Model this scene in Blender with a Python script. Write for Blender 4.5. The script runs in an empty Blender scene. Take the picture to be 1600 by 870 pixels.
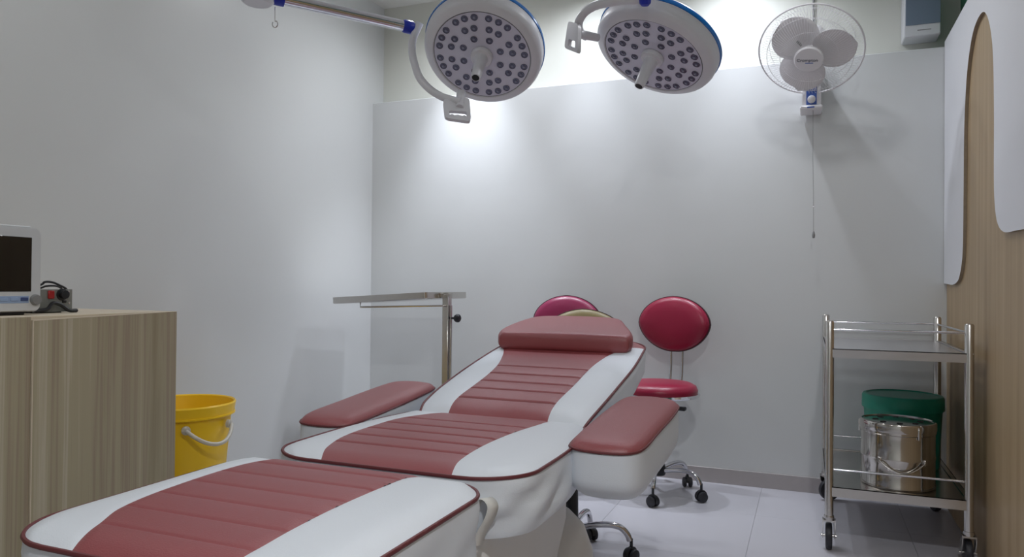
import bpy, math, random
from mathutils import Vector, Matrix
random.seed(7)
SC = bpy.context.scene
COL = SC.collection
PI = math.pi

# ------------------------------------------------------------------ camera
F, YAW, PITCH, ROLL, HC = 1150.0, math.radians(22.07), math.radians(.5835), math.radians(.5114), 1.0
def cam_axes():
    f = Vector((-math.sin(YAW)*math.cos(PITCH), math.cos(YAW)*math.cos(PITCH), math.sin(PITCH)))
    r = Vector((math.cos(YAW), math.sin(YAW), 0)); u = r.cross(f)
    c, s = math.cos(ROLL), math.sin(ROLL)
    return c*r+s*u, -s*r+c*u, f
CR, CU, CF = cam_axes()
cd = bpy.data.cameras.new('camera'); cam = bpy.data.objects.new('camera', cd); COL.objects.link(cam)
cd.sensor_width = 36; cd.lens = F/1600*36; cd.clip_start = .05
cam.matrix_world = Matrix(((CR.x, CU.x, -CF.x, 0), (CR.y, CU.y, -CF.y, 0), (CR.z, CU.z, -CF.z, HC), (0, 0, 0, 1)))
SC.camera = cam

# ------------------------------------------------------------------ light and exposure
w = bpy.data.worlds.new('world'); SC.world = w; w.use_nodes = True
w.node_tree.nodes['Background'].inputs[0].default_value = (.62, .66, .72, 1)
w.node_tree.nodes['Background'].inputs[1].default_value = .3
SC.view_settings.view_transform = 'Standard'; SC.view_settings.look = 'None'
SC.view_settings.exposure = -.07; SC.view_settings.gamma = 1; SC.view_settings.use_curve_mapping = False
CEIL = 2.76
# ceiling lights: x, y, watts, spread in degrees, radius
SPOT_LIGHTS = [(-1.86, 3.65, ((66, 58), (82, 65), (18, 150)), 0, .03), (-1.13, 3.7, ((52, 47), (30, 150)), 0, .03), (-.36, 3.7, ((42, 47), (38, 150)), 0, .03)]   # watts, cone: core and spill of each spot
REAR_LIGHTS = [(-1.75, 3.3, 5.5, 165, .06), (-.15, 2.95, 4.5, 165, .06)]
FRONT_LIGHTS = [(.25, .12, 29, 165, .05), (-1.15, .12, 3.0, 165, .06), (-2.0, 1.5, 3.2, 165, .06)]  # first casts the tray shadow; the last two are added, unseen fill lamps
LIGHT_COL = (.935, .95, .98)
SPOT_COL = (.89, .94, 1.04)

# ------------------------------------------------------------------ helpers: pixel ray on a plane (1600x870 frame)
def ray(x, y): return CR*((x-800)/F) - CU*((y-435)/F) + CF
CP = Vector((0, 0, HC))
def onx(x, y, X): d = ray(x, y); return CP+d*(X/d.x)
def ony(x, y, Y): d = ray(x, y); return CP+d*(Y/d.y)
def onz(x, y, Z): d = ray(x, y); return CP+d*((Z-HC)/d.z)
def dep(x, y, D): return CP+ray(x, y)*D

# ------------------------------------------------------------------ materials
def srgb(c):
    return tuple((v/255/12.92 if v/255 <= .04045 else ((v/255+.055)/1.055)**2.4) for v in c)+(1,)
def mat(name, col, rough=.5, metal=0, noise=0, nscale=8, bump=0, bscale=200, coat=0, spec=.5, trans=0, emit=0, alpha=1, rvar=0):
    m = bpy.data.materials.new(name); m.use_nodes = True
    nt = m.node_tree; b = nt.nodes['Principled BSDF']
    c = srgb(col) if max(col) > 1 else tuple(col)+(1,)
    b.inputs['Base Color'].default_value = c; b.inputs['Roughness'].default_value = rough
    b.inputs['Metallic'].default_value = metal; b.inputs['Specular IOR Level'].default_value = spec
    b.inputs['Coat Weight'].default_value = coat; b.inputs['Transmission Weight'].default_value = trans
    b.inputs['Alpha'].default_value = alpha
    if emit:
        b.inputs['Emission Color'].default_value = c; b.inputs['Emission Strength'].default_value = emit
    tc = nt.nodes.new('ShaderNodeTexCoord')
    if noise or rvar:
        n = nt.nodes.new('ShaderNodeTexNoise'); n.inputs['Scale'].default_value = nscale; n.inputs['Detail'].default_value = 4
        nt.links.new(tc.outputs['Object'], n.inputs['Vector'])
        if noise:
            mx = nt.nodes.new('ShaderNodeMix'); mx.data_type = 'RGBA'
            mx.inputs[6].default_value = tuple(v*(1-noise) for v in c[:3])+(1,)
            mx.inputs[7].default_value = tuple(min(1, v*(1+noise)) for v in c[:3])+(1,)
            nt.links.new(n.outputs['Fac'], mx.inputs[0]); nt.links.new(mx.outputs[2], b.inputs['Base Color'])
        if rvar:
            mr = nt.nodes.new('ShaderNodeMapRange'); mr.inputs[3].default_value = max(0, rough-rvar); mr.inputs[4].default_value = rough+rvar
            nt.links.new(n.outputs['Fac'], mr.inputs[0]); nt.links.new(mr.outputs[0], b.inputs['Roughness'])
    if bump:
        n2 = nt.nodes.new('ShaderNodeTexNoise'); n2.inputs['Scale'].default_value = bscale; n2.inputs['Detail'].default_value = 3
        nt.links.new(tc.outputs['Object'], n2.inputs['Vector'])
        bp = nt.nodes.new('ShaderNodeBump'); bp.inputs['Strength'].default_value = bump; bp.inputs['Distance'].default_value = .002
        nt.links.new(n2.outputs['Fac'], bp.inputs['Height']); nt.links.new(bp.outputs[0], b.inputs['Normal'])
    return m
def wood(name, stops, sc, rough=.45):
    m = mat(name, (120, 110, 90), rough); nt = m.node_tree; b = nt.nodes['Principled BSDF']
    tc = nt.nodes.new('ShaderNodeTexCoord'); mp = nt.nodes.new('ShaderNodeMapping'); mp.inputs['Scale'].default_value = sc
    nt.links.new(tc.outputs['Object'], mp.inputs[0])
    n = nt.nodes.new('ShaderNodeTexNoise'); n.inputs['Scale'].default_value = 1; n.inputs['Detail'].default_value = 5; n.inputs['Roughness'].default_value = .62
    n.inputs['Distortion'].default_value = .3
    nt.links.new(mp.outputs[0], n.inputs[0])
    r = nt.nodes.new('ShaderNodeValToRGB'); e = r.color_ramp.elements
    e[0].position = stops[0][0]; e[0].color = srgb(stops[0][1]); e[1].position = stops[-1][0]; e[1].color = srgb(stops[-1][1])
    for p, c in stops[1:-1]:
        q = e.new(p); q.color = srgb(c)
    nt.links.new(n.outputs['Fac'], r.inputs[0]); nt.links.new(r.outputs[0], b.inputs['Base Color'])
    return m
M = dict(
    wall=mat('wall_paint', (210, 212, 212), .36, noise=.02, nscale=2, bump=.15, bscale=14),
    wall_up=mat('upper_wall_paint', (216, 217, 209), .6, noise=.02, nscale=3),
    green_wall=mat('green_paint', (60, 120, 95), .6),
    ceiling=mat('ceiling_paint', (225, 225, 222), .7, noise=.01),
    tile=mat('floor_tile', (193, 192, 199), .3, noise=.02, nscale=3, rvar=.06),
    grout=mat('grout', (186, 185, 191), .5),
    skirt=mat('skirting_stone', (172, 166, 166), .5, noise=.05, nscale=30),
    wood_cab=wood('cabinet_laminate', [(.34, (150, 138, 112)), (.45, (172, 161, 134)), (.49, (160, 144, 124)), (.53, (174, 163, 136)), (.58, (176, 165, 138)), (.62, (194, 184, 162)), (.68, (170, 158, 132))], (9, 12, .22)),
    wood_wall=wood('wall_laminate', [(.3, (158, 133, 100)), (.5, (170, 146, 112)), (.7, (180, 157, 124))], (60, 26, .8), .4),
    wood_edge=mat('cabinet_edge_band', (214, 200, 178), .5),
    white_panel=mat('white_board', (226, 227, 231), .45, noise=.01),
    raw_edge=mat('sawn_edge', (150, 135, 115), .8, noise=.2, nscale=60),
    red=mat('burgundy_leather', (146, 68, 72), .42, noise=.06, nscale=5, bump=.35, bscale=420, spec=.85),
    white_v=mat('white_vinyl', (224, 229, 236), .42, noise=.015, nscale=6, bump=.2, bscale=380),
    piping=mat('dark_piping', (108, 50, 54), .5),
    base=mat('cream_vinyl', (232, 231, 227), .45, noise=.02, bump=.2, bscale=60),
    steel=mat('brushed_steel', (205, 202, 198), .22, 1, noise=.04, nscale=40),
    steel_m=mat('mirror_steel', (196, 192, 186), .12, 1),
    steel_s=mat('shelf_steel', (205, 205, 208), .32, 1),
    chrome=mat('chrome', (215, 215, 220), .1, 1),
    black=mat('black_plastic', (26, 27, 32), .4),
    rubber=mat('dark_rubber', (44, 44, 50), .5),
    magenta=mat('magenta_leather', (142, 25, 57), .33, noise=.05, bump=.2, bscale=300),
    purple=mat('plum_leather', (128, 32, 70), .33, noise=.05, bump=.2, bscale=300),
    khaki=mat('khaki_leather', (160, 146, 104), .38, noise=.05, bump=.2, bscale=300),
    edge_d=mat('dark_edge', (60, 24, 34), .45),
    green=mat('green_plastic', (18, 136, 112), .38, noise=.04),
    orange=mat('orange_sticker', (225, 120, 50), .5),
    yellow=mat('yellow_plastic', (255, 205, 28), .34, noise=.04, nscale=5),
    clear=mat('milky_plastic', (225, 222, 214), .3, trans=.35),
    lampw=mat('lamp_housing_white', (214, 214, 220), .35),
    lampf=mat('lamp_face', (205, 204, 220), .32),
    lens_d=mat('lens_cup', (98, 98, 118), .2, .3),
    lens_l=mat('lens_dome', (128, 130, 150), .12),
    blue=mat('blue_plastic', (20, 44, 170), .35),
    blue_ring=mat('blue_trim', (24, 110, 190), .25),
    dark=mat('dark_hole', (18, 18, 20), .6),
    fanw=mat('fan_plastic', (226, 224, 226), .35),
    fanb=mat('fan_blade', (224, 221, 222), .4, trans=0),
    label=mat('blue_label', (60, 92, 170), .4),
    ink=mat('ink', (30, 34, 60), .5),
    boxw=mat('box_white', (214, 216, 220), .4),
    boxb=mat('box_front', (120, 134, 152), .2),
    screen=mat('screen_glass', (10, 11, 14), .08, coat=.6),
    bezel=mat('monitor_case', (206, 208, 210), .45, noise=.01),
    button=mat('monitor_button', (150, 172, 205), .4),
    button2=mat('monitor_button_dark', (58, 74, 120), .4),
    knob=mat('grey_knob', (130, 130, 130), .4),
    unit=mat('unit_grey', (134, 136, 132), .5, .3),
    redsw=mat('red_switch', (170, 36, 36), .3),
    strap=mat('cloth_strap', (226, 225, 220), .6),
    diff=mat('light_diffuser', (255, 255, 255), .5, emit=3),
)

# ------------------------------------------------------------------ mesh builder
class MB:
    def __init__(s): s.v = []; s.f = []; s.mi = []; s.mats = []
    def m(s, mt):
        if mt not in s.mats: s.mats.append(mt)
        return s.mats.index(mt)
    def add(s, vs, fs, mt=None, T=None):
        o = len(s.v); i = s.m(mt) if mt else 0
        s.v += [(T @ Vector(p)) if T else Vector(p) for p in vs]
        for f in fs: s.f.append([o+k for k in f]); s.mi.append(i)
        return s
    def box(s, a, b, mt=None, T=None, bev=0):
        x0, y0, z0 = a; x1, y1, z1 = b
        if bev <= 0:
            vs = [(x0, y0, z0), (x1, y0, z0), (x1, y1, z0), (x0, y1, z0), (x0, y0, z1), (x1, y0, z1), (x1, y1, z1), (x0, y1, z1)]
            return s.add(vs, [(0, 3, 2, 1), (4, 5, 6, 7), (0, 1, 5, 4), (1, 2, 6, 5), (2, 3, 7, 6), (3, 0, 4, 7)], mt, T)
        e = min(bev, (x1-x0)/2.01, (y1-y0)/2.01, (z1-z0)/2.01)
        rings = [(z0, e), (z0+e, 0), (z1-e, 0), (z1, e)]
        vs = []; fs = []
        for z, i in rings:
            k = e
            pts = [(x0+k, y0+i), (x1-k, y0+i), (x1-i, y0+k), (x1-i, y1-k), (x1-k, y1-i), (x0+k, y1-i), (x0+i, y1-k), (x0+i, y0+k)]
            vs += [(p[0], p[1], z) for p in pts]
        for r in range(3):
            for j in range(8):
                a_, b_ = r*8+j, r*8+(j+1) % 8
                fs.append((a_, b_, b_+8, a_+8))
        fs.append(tuple(range(7, -1, -1))); fs.append(tuple(range(24, 32)))
        return s.add(vs, fs, mt, T)
    def lathe(s, prof, n=32, mt=None, T=None, cap=True):
        vs = []; fs = []
        for r, z in prof:
            for k in range(n):
                a = 2*PI*k/n; vs.append((r*math.cos(a), r*math.sin(a), z))
        for i in range(len(prof)-1):
            for k in range(n):
                k2 = (k+1) % n; fs.append((i*n+k, i*n+k2, (i+1)*n+k2, (i+1)*n+k))
        if cap:
            if prof[0][0] > 1e-5: fs.append(tuple(range(n-1, -1, -1)))
            if prof[-1][0] > 1e-5: fs.append(tuple(range((len(prof)-1)*n, len(prof)*n)))
        return s.add(vs, fs, mt, T)
    def tube(s, pts, r, n=10, mt=None, T=None, closed=False, sx=1.0):
        pts = [Vector(p) for p in pts]; N = len(pts); vs = []; fs = []
        rr = r if isinstance(r, (list, tuple)) else [r]*N
        up = None
        for i, p in enumerate(pts):
            if closed: t = pts[(i+1) % N]-pts[i-1]
            else: t = pts[min(i+1, N-1)]-pts[max(i-1, 0)]
            t.normalize()
            if up is None:
                up = Vector((0, 0, 1)) if abs(t.z) < .9 else Vector((1, 0, 0))
            up = (up-t*up.dot(t)); up.normalize(); sd = t.cross(up)
            for k in range(n):
                a = 2*PI*k/n; vs.append(p+(sd*math.cos(a)*sx+up*math.sin(a))*rr[i])
        for i in range(N if closed else N-1):
            j = (i+1) % N
            for k in range(n):
                k2 = (k+1) % n; fs.append((i*n+k, i*n+k2, j*n+k2, j*n+k))
        if not closed: fs.append(tuple(range(n-1, -1, -1))); fs.append(tuple(range((N-1)*n, N*n)))
        return s.add(vs, fs, mt, T)
    def prism(s, poly, t0, t1, axis='z', mt=None, T=None):
        n = len(poly)
        def P(a, b, t): return {'z': (a, b, t), 'x': (t, a, b), 'y': (a, t, b)}[axis]
        vs = [P(a, b, t0) for a, b in poly]+[P(a, b, t1) for a, b in poly]
        fs = [tuple(range(n-1, -1, -1)), tuple(range(n, 2*n))]+[(k, (k+1) % n, (k+1) % n+n, k+n) for k in range(n)]
        return s.add(vs, fs, mt, T)
    def grid(s, rows, mt=None, T=None, wrap=False):
        n = len(rows[0]); vs = [p for r in rows for p in r]; fs = []
        for i in range(len(rows)-1):
            for k in range(n if wrap else n-1):
                k2 = (k+1) % n; fs.append((i*n+k, i*n+k2, (i+1)*n+k2, (i+1)*n+k))
        return s.add(vs, fs, mt, T)
    def build(s, name, mt, parent=None, world=False, loc=None, smooth=38, label=None, fixn=True, kind=None):
        me = bpy.data.meshes.new(name)
        V = s.v
        if world and parent is not None:
            inv = TM[parent.name].inverted(); V = [inv @ v for v in V]
        if loc is not None: V = [v-Vector(loc) for v in V]
        me.from_pydata([tuple(v) for v in V], [], s.f); me.update()
        if s.mats:
            for q in s.mats: me.materials.append(M[q] if isinstance(q, str) else q)
            me.polygons.foreach_set('material_index', s.mi)
        else: me.materials.append(M[mt])
        if fixn:
            import bmesh
            bm = bmesh.new(); bm.from_mesh(me); bmesh.ops.recalc_face_normals(bm, faces=bm.faces); bm.to_mesh(me); bm.free()
        if smooth:
            me.polygons.foreach_set('use_smooth', [True]*len(me.polygons)); me.set_sharp_from_angle(angle=math.radians(smooth))
        o = bpy.data.objects.new(name, me); COL.objects.link(o)
        if parent is not None: o.parent = parent
        if loc is not None: o.location = loc
        TM[o.name] = (TM[parent.name] if parent is not None else Matrix()) @ Matrix.Translation(loc if loc is not None else (0, 0, 0))
        if label: o['label'] = label
        if kind: o['kind'] = kind
        return o
TM = {}
def thing(name, label, cat, loc=(0, 0, 0), rot=None, group=None):
    o = bpy.data.objects.new(name, None); COL.objects.link(o); o.empty_display_size = .1
    mw = Matrix.Translation(loc) @ (rot.to_4x4() if rot is not None else Matrix())
    o.matrix_world = mw; TM[o.name] = mw
    o['label'] = label; o['category'] = cat
    if group: o['group'] = group
    return o
def tag(o, label, cat, group=None):
    o['label'] = label; o['category'] = cat
    if group: o['group'] = group
    return o
def struct(name, mb, mt, **k):
    return mb.build(name, mt, smooth=30, kind='structure', **k)
def smoothpath(pts, n=6, closed=False):
    pts = [Vector(p) for p in pts]; N = len(pts); out = []
    rng = N if closed else N-1
    for i in range(rng):
        if closed: p0, p1, p2, p3 = pts[i-1], pts[i], pts[(i+1) % N], pts[(i+2) % N]
        else: p0, p1, p2, p3 = pts[max(i-1, 0)], pts[i], pts[i+1], pts[min(i+2, N-1)]
        for k in range(n):
            t = k/n
            out.append(.5*((2*p1)+(p2-p0)*t+(2*p0-5*p1+4*p2-p3)*t*t+(3*p1-p0-3*p2+p3)*t**3))
    if not closed: out.append(pts[-1])
    return out
def interp(x, xs, ys):
    if x <= xs[0]: return ys[0]
    for i in range(len(xs)-1):
        if x <= xs[i+1]:
            t = (x-xs[i])/(xs[i+1]-xs[i]); return ys[i]+(ys[i+1]-ys[i])*t
    return ys[-1]
def sinterp(x, xs, ys):
    if x <= xs[0]: return ys[0]
    for i in range(len(xs)-1):
        if x <= xs[i+1]:
            h = xs[i+1]-xs[i]; t = (x-xs[i])/h
            def sl(j):
                a = max(j-1, 0); b = min(j+1, len(xs)-1); return (ys[b]-ys[a])/(xs[b]-xs[a])
            m0, m1 = sl(i)*h, sl(i+1)*h
            return (2*t**3-3*t*t+1)*ys[i]+(t**3-2*t*t+t)*m0+(-2*t**3+3*t*t)*ys[i+1]+(t**3-t*t)*m1
    return ys[-1]

# ================================================================== SETTING
XL_, XR_, YB, YU, YF, ZD = -2.53, .585, 3.91, 4.03, -1.3, 2.13
# floor: screed below, tiles as parts
fl = struct('floor', MB().box((XL_-.1, YF-.1, -.06), (XR_+.2, YU+.1, -.004)), 'grout')
T6 = .6; gx0, gy0 = -2.62, -1.38
shared = {}
i = 0
x = gx0
while x < XR_+.02:
    y = gy0
    while y < YU:
        a, b = max(x+.0005, XL_-.03), min(x+T6-.0005, XR_+.02); c, d = max(y+.0005, YF-.03), min(y+T6-.0005, YB+.02)
        if b-a > .02 and d-c > .02:
            key = (round(b-a, 3), round(d-c, 3))
            if key not in shared:
                o = MB().box((0, 0, -.01), (b-a, d-c, 0), bev=.0004).build('tile', 'tile', fl, loc=(0, 0, 0), smooth=0); shared[key] = o; o.location = (a, c, 0)
            else:
                o = shared[key].copy(); COL.objects.link(o); o.location = (a, c, 0)
        y += T6
    x += T6
struct('wall_left', MB().box((XL_-.1, YF-.1, 0), (XL_, YU+.1, CEIL)), 'wall')
struct('wall_back', MB().box((XL_-.05, YB, 0), (XR_+.1, YU+.1, ZD), bev=.004), 'wall')
struct('wall_back_upper', MB().box((XL_, YU, ZD-.02), (XR_+.071, YU+.1, CEIL)), 'wall_up')
struct('wall_right', MB().box((XR_, YF, 0), (XR_+.075, YB+.02, 2.16)), 'wood_wall')
struct('wall_right_upper', MB().box((XR_+.071, YF, 2.1), (XR_+.17, YU+.1, CEIL)), 'green_wall')
struct('wall_front', MB().box((XL_, YF-.1, 0), (XR_+.1, YF, CEIL)), 'wall')
struct('ceiling', MB().box((XL_-.1, YF-.1, CEIL), (XR_+.2, YU+.1, CEIL+.06)), 'ceiling')
struct('baseboard_back', MB().box((XL_, YB-.008, 0), (XR_, YB+.01, .075), bev=.0006), 'skirt')
struct('baseboard_left', MB().box((XL_-.01, YF, 0), (XL_+.008, YB, .075), bev=.0006), 'skirt')

# white wavy board on the wood wall
pts = [(3.905, 2.15), (3.905, 1.03), (3.7, 1.022), (3.6, 1.03), (3.52, 1.06), (3.455, 1.16), (3.44, 1.4), (3.43, 1.65), (3.385, 1.84), (3.31, 1.95), (3.225, 2.0), (3.11, 2.008),
       (3.03, 1.975), (2.965, 1.9), (2.925, 1.79), (2.91, 1.6), (2.91, 1.4), (2.9, 1.3), (2.86, 1.225), (2.77, 1.187), (2.6, 1.18), (2.3, 1.175), (2.05, 1.2), (1.93, 1.3), (1.9, 1.5), (1.88, 1.75), (1.8, 1.93), (1.6, 2.0), (1.4, 2.0)]
cv = smoothpath([(0, a, b) for a, b in pts[2:]], 5)
poly = [pts[0], pts[1]]+[(p.y, p.z) for p in cv]+[(1.4, 2.15)]
mb = MB(); mb.prism(poly, XR_-.0125, XR_-.0005, 'x', 'white_panel')
n_ = len(poly)
for k, f in enumerate(mb.f):
    if k >= 4: mb.mi[k] = mb.m('raw_edge')
mb.mi[-1] = mb.mi[2] = mb.mi[3] = mb.m('white_panel')
tag(mb.build('wavy_board', None, smooth=0), 'white wavy cut-out board fixed over the wood panelled wall on the right', 'wall panel')

# ================================================================== ceiling lights
def downlight(x, y, wt, spr, r, label, spot=False):
    t = thing('ceiling_light', label, 'light', (x, y, CEIL))
    MB().lathe([(r+.012, -.012), (r+.03, -.009), (r+.034, 0), (r+.012, 0)], 32, cap=False).build('trim_ring', 'ceiling', t)
    MB().lathe([(r+.013, -.004), (0, -.004)], 24, cap=False).build('diffuser', 'diff', t, smooth=0)
    for q, (watts, cone) in enumerate(wt if spot else ((wt, spr),)):
        if spot:
            ld = bpy.data.lights.new('lamp', 'SPOT'); ld.spot_size = math.radians(cone); ld.spot_blend = 1; ld.shadow_soft_size = r
        else:
            ld = bpy.data.lights.new('lamp', 'AREA'); ld.shape = 'DISK'; ld.size = 2*r; ld.spread = math.radians(cone)
        ld.energy = watts; ld.color = SPOT_COL if spot else LIGHT_COL
        lo = bpy.data.objects.new('lamp', ld); COL.objects.link(lo); lo.parent = t; lo.location = (0, 0, -.016)
for (x, y, wt, s_, r), lab in zip(REAR_LIGHTS, ('flat round ceiling light between the left wall and the left surgical lamp', 'flat round ceiling light in front of the fan')):
    downlight(x, y, wt, s_, r, lab)
for (x, y, wt, s_, r), lab in zip(SPOT_LIGHTS, ('round ceiling downlight nearest the left wall, over the tray table', 'round ceiling downlight at the back wall between the two surgical lamps', 'round ceiling downlight at the back wall beside the fan')):
    downlight(x, y, wt, s_, r, lab, True)
for (x, y, wt, s_, r), lab in zip(FRONT_LIGHTS, ('round ceiling downlight at the front of the room by the wood wall', 'added fill light on the ceiling at the front of the room beside the cabinet', 'added fill light on the ceiling above the wood-grain cabinet')):
    downlight(x, y, wt, s_, r, lab)

# ================================================================== TREATMENT CHAIR
CX, CY = -.89, 1.8
ch = thing('treatment_chair', 'reclined burgundy and white leather treatment chair with a padded pillow and two arms', 'chair', (CX, CY, 0))
def cushion(part, y0, y1, XLf, XRf, BLf, BRf, zf, thick, chan, rc0, rc1, H=.028, gd=.008, taper=.0, wrinkle=0, under=None):
    """upholstered section: leather centre with stitched channels, white side panels, piping, fabric skirt"""
    n = 110
    ys = []
    for k in range(n+1):
        u = k/n; ys.append(y0+(y1-y0)*(u*.5+(1-math.cos(PI*u))/2*.5))
    for c in chan:
        ys += [c-.009, c-.0055, c-.003, c, c+.003, c+.0055, c+.009]
    ys = sorted(ys)
    def inset(y):
        e = 0
        for t, rc in ((y-y0, rc0), (y1-y, rc1)):
            if rc > 0 and t < rc: e = max(e, rc-math.sqrt(max(0, rc*rc-(rc-t)**2)))
        return e
    def edges(y):
        e = inset(y); return XLf(y)+e, XRf(y)-e
    def hgt(x, y):
        a, b = edges(y)
        e = max(0, min(x-a, b-x, (y-y0)*1.0, (y1-y)*1.0))
        w = .075; t = min(e/w, 1)
        h = H*(1-(1-t)**2.4)
        bl, br = BLf(y), BRf(y)
        for s in (bl, br):
            h -= .0022*math.exp(-((x-s)/.006)**2)
        if bl < x < br and chan:
            for c in chan: h -= gd*math.exp(-((y-c)/.0042)**2)
            # pillowed channels
            cs = sorted([y0]+list(chan)+[y1])
            for q in range(len(cs)-1):
                if cs[q] <= y <= cs[q+1] and cs[q+1]-cs[q] < .12:
                    h += .002*math.sin(PI*(y-cs[q])/(cs[q+1]-cs[q]))
        return zf(y)+h
    body = MB()
    # outline loop
    L = [(edges(y)[0], y) for y in ys]; R_ = [(edges(y)[1], y) for y in ys]
    loop = L+[(L[-1][0]+(R_[-1][0]-L[-1][0])*k/12, y1) for k in range(1, 12)]+R_[::-1]+[(R_[0][0]+(L[0][0]-R_[0][0])*k/12, y0) for k in range(1, 12)]
    cx = sum(p[0] for p in loop)/len(loop); cy = (y0+y1)/2
    rows = []
    for j in range(9):
        t = j/8; row = []
        for q, (x, y) in enumerate(loop):
            k_ = 1-taper*t
            wr = wrinkle*math.sin(PI*t)*(math.sin(x*23+y*31+t*7)+.6*math.sin(x*51-y*17-t*13))
            out = 1+(.012 if 0 < j < 8 else 0)
            xx = cx+(x-cx)*k_*out+wr*(1 if x > cx else -1); yy = cy+(y-cy)*k_*out+wr*.6*(1 if y > cy else -1)
            zz = zf(y)-.002-t*(thick(y) if callable(thick) else thick)
            row.append((xx, yy, zz))
        rows.append(row)
    body.grid(rows, 'white_v' if not under else under, wrap=True)
    nb = len(loop); body.f.append(list(range(8*nb, 9*nb))); body.mi.append(0)
    b = body.build(part, None, ch, True, smooth=50)
    def panel(name, mt, f0, f1, nc):
        mbp = MB(); rows = []
        for y in ys:
            a, bb = edges(y); xa, xb = f0(y, a, bb), f1(y, a, bb)
            rows.append([(xa+(xb-xa)*k/nc, y, hgt(xa+(xb-xa)*k/nc, y)) for k in range(nc+1)])
        mbp.grid(rows); return mbp.build(name, mt, b, True, smooth=60, fixn=True)
    cl = lambda v, a, bb: min(max(v, a), bb)
    panel('centre_panel', 'red', lambda y, a, bb: cl(BLf(y), a, bb), lambda y, a, bb: cl(BRf(y), a, bb), 24)
    panel('side_panel', 'white_v', lambda y, a, bb: a, lambda y, a, bb: cl(BLf(y), a, bb), 12)
    panel('side_panel', 'white_v', lambda y, a, bb: cl(BRf(y), a, bb), lambda y, a, bb: bb, 12)
    pp = [(x, y, zf(y)+.001) for x, y in loop]
    MB().tube(pp, .0042, 6, closed=True).build('piping', 'piping', b, True, smooth=60)
    return b
TM_ = TM
# leg rest
cushion('leg_rest', .78, 1.365, lambda y: -1.222, lambda y: -.588,
        lambda y: sinterp(y, [.78, .85, .93, 1.05, 1.25, 1.36], [-1.03, -1.06, -1.105, -1.13, -1.135, -1.10]),
        lambda y: sinterp(y, [.78, .87, .96, 1.09, 1.25, 1.32, 1.36], [-.745, -.752, -.762, -.768, -.762, -.752, -.73]),
        lambda y: .592, .17, [.86, .945, 1.03, 1.115, 1.2, 1.285], .13, .10, H=.02, gd=.003, taper=.03, wrinkle=.002)
# seat
cushion('seat', 1.395, 2.06, lambda y: sinterp(y, [1.39, 1.5, 1.8, 2.06], [-1.20, -1.212, -1.21, -1.17]), lambda y: sinterp(y, [1.39, 1.5, 1.8, 2.06], [-.556, -.548, -.552, -.60]),
        lambda y: sinterp(y, [1.39, 1.48, 1.6, 1.75, 1.9, 2.06], [-1.03, -1.075, -1.112, -1.122, -1.11, -1.03]),
        lambda y: sinterp(y, [1.39, 1.5, 1.65, 1.82, 2.0, 2.06], [-.70, -.726, -.738, -.73, -.702, -.70]),
        lambda y: .596, lambda y: .125, [1.54, 1.63, 1.72, 1.805, 1.893], .13, .04, H=.016, gd=.012, taper=.02, wrinkle=.006)
# backrest
def zback(y): return sinterp(y, [1.98, 2.03, 2.1, 2.35, 2.6, 2.8, 3.0], [.560, .598, .624, .670, .722, .757, .782])
cushion('backrest', 2.0, 2.96, lambda y: sinterp(y, [2.0, 2.1, 2.35, 2.6, 2.96], [-1.12, -1.15, -1.178, -1.175, -1.165]), lambda y: sinterp(y, [2.0, 2.1, 2.35, 2.6, 2.96], [-.60, -.585, -.58, -.575, -.60]),
        lambda y: sinterp(y, [2.0, 2.12, 2.25, 2.47, 2.6, 2.68, 2.76, 2.9], [-1.025, -1.045, -1.049, -1.06, -1.09, -1.12, -1.165, -1.3]),
        lambda y: sinterp(y, [2.0, 2.14, 2.27, 2.5, 2.62, 2.7, 2.79, 2.9], [-.705, -.717, -.717, -.714, -.70, -.68, -.635, -.5]),
        zback, lambda y: .10, [2.13, 2.225, 2.31, 2.395, 2.48], .03, .14, H=.014, gd=.011, taper=.02)
# head cushion
def slab(mbx, outline, z0f, z1f, rnd=.02, n=5, mt=None):
    """closed soft slab from a plan outline (list of x,y)"""
    N = len(outline); cx = sum(p[0] for p in outline)/N; cy = sum(p[1] for p in outline)/N
    rows = []
    def ring(ins, zf):
        r = []
        for x, y in outline:
            dx, dy = x-cx, y-cy; l = math.hypot(dx, dy); k = max(0, (l-ins)/l)
            xx, yy = cx+dx*k, cy+dy*k; r.append((xx, yy, zf(xx, yy)))
        return r
    rows.append(ring(1e3, z0f)); rows.append(ring(rnd*2, z0f)); 
    for k in range(n+1):
        a = PI/2*k/n; ins = rnd*(1-math.sin(a)); rows.append(ring(ins, lambda x, y: z0f(x, y)+min(rnd, .45*(z1f(x, y)-z0f(x, y)))*(1-math.cos(a))))
    for k in range(n+1):
        a = PI/2*k/n; ins = rnd*(1-math.cos(a)); rows.append(ring(ins, lambda x, y: z1f(x, y)-min(rnd, .45*(z1f(x, y)-z0f(x, y)))*(1-math.sin(a))))
    for k in (2, 3.5, 6, 1e3): rows.append(ring(rnd*k, z1f))
    mbx.grid(rows, mt, wrap=True); return mbx
ol = [p[:2] for p in smoothpath([(-1.15, 2.70, 0), (-1.168, 2.76, 0), (-1.15, 2.85, 0), (-1.115, 2.93, 0), (-1.07, 2.965, 0), (-.95, 2.975, 0), (-.80, 2.97, 0), (-.715, 2.95, 0), (-.675, 2.88, 0), (-.625, 2.77, 0), (-.622, 2.715, 0), (-.66, 2.69, 0), (-.9, 2.682, 0), (-1.11, 2.685, 0)], 6, True)]
pil = slab(MB(), ol, lambda x, y: zback(y)+.010, lambda x, y: interp(y, [2.68, 2.97], [.812, .874])+.006*math.sin(PI*max(0, min(1, (x+1.16)/.54))), .024).build('head_cushion', 'red', ch, True, smooth=60)
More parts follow.
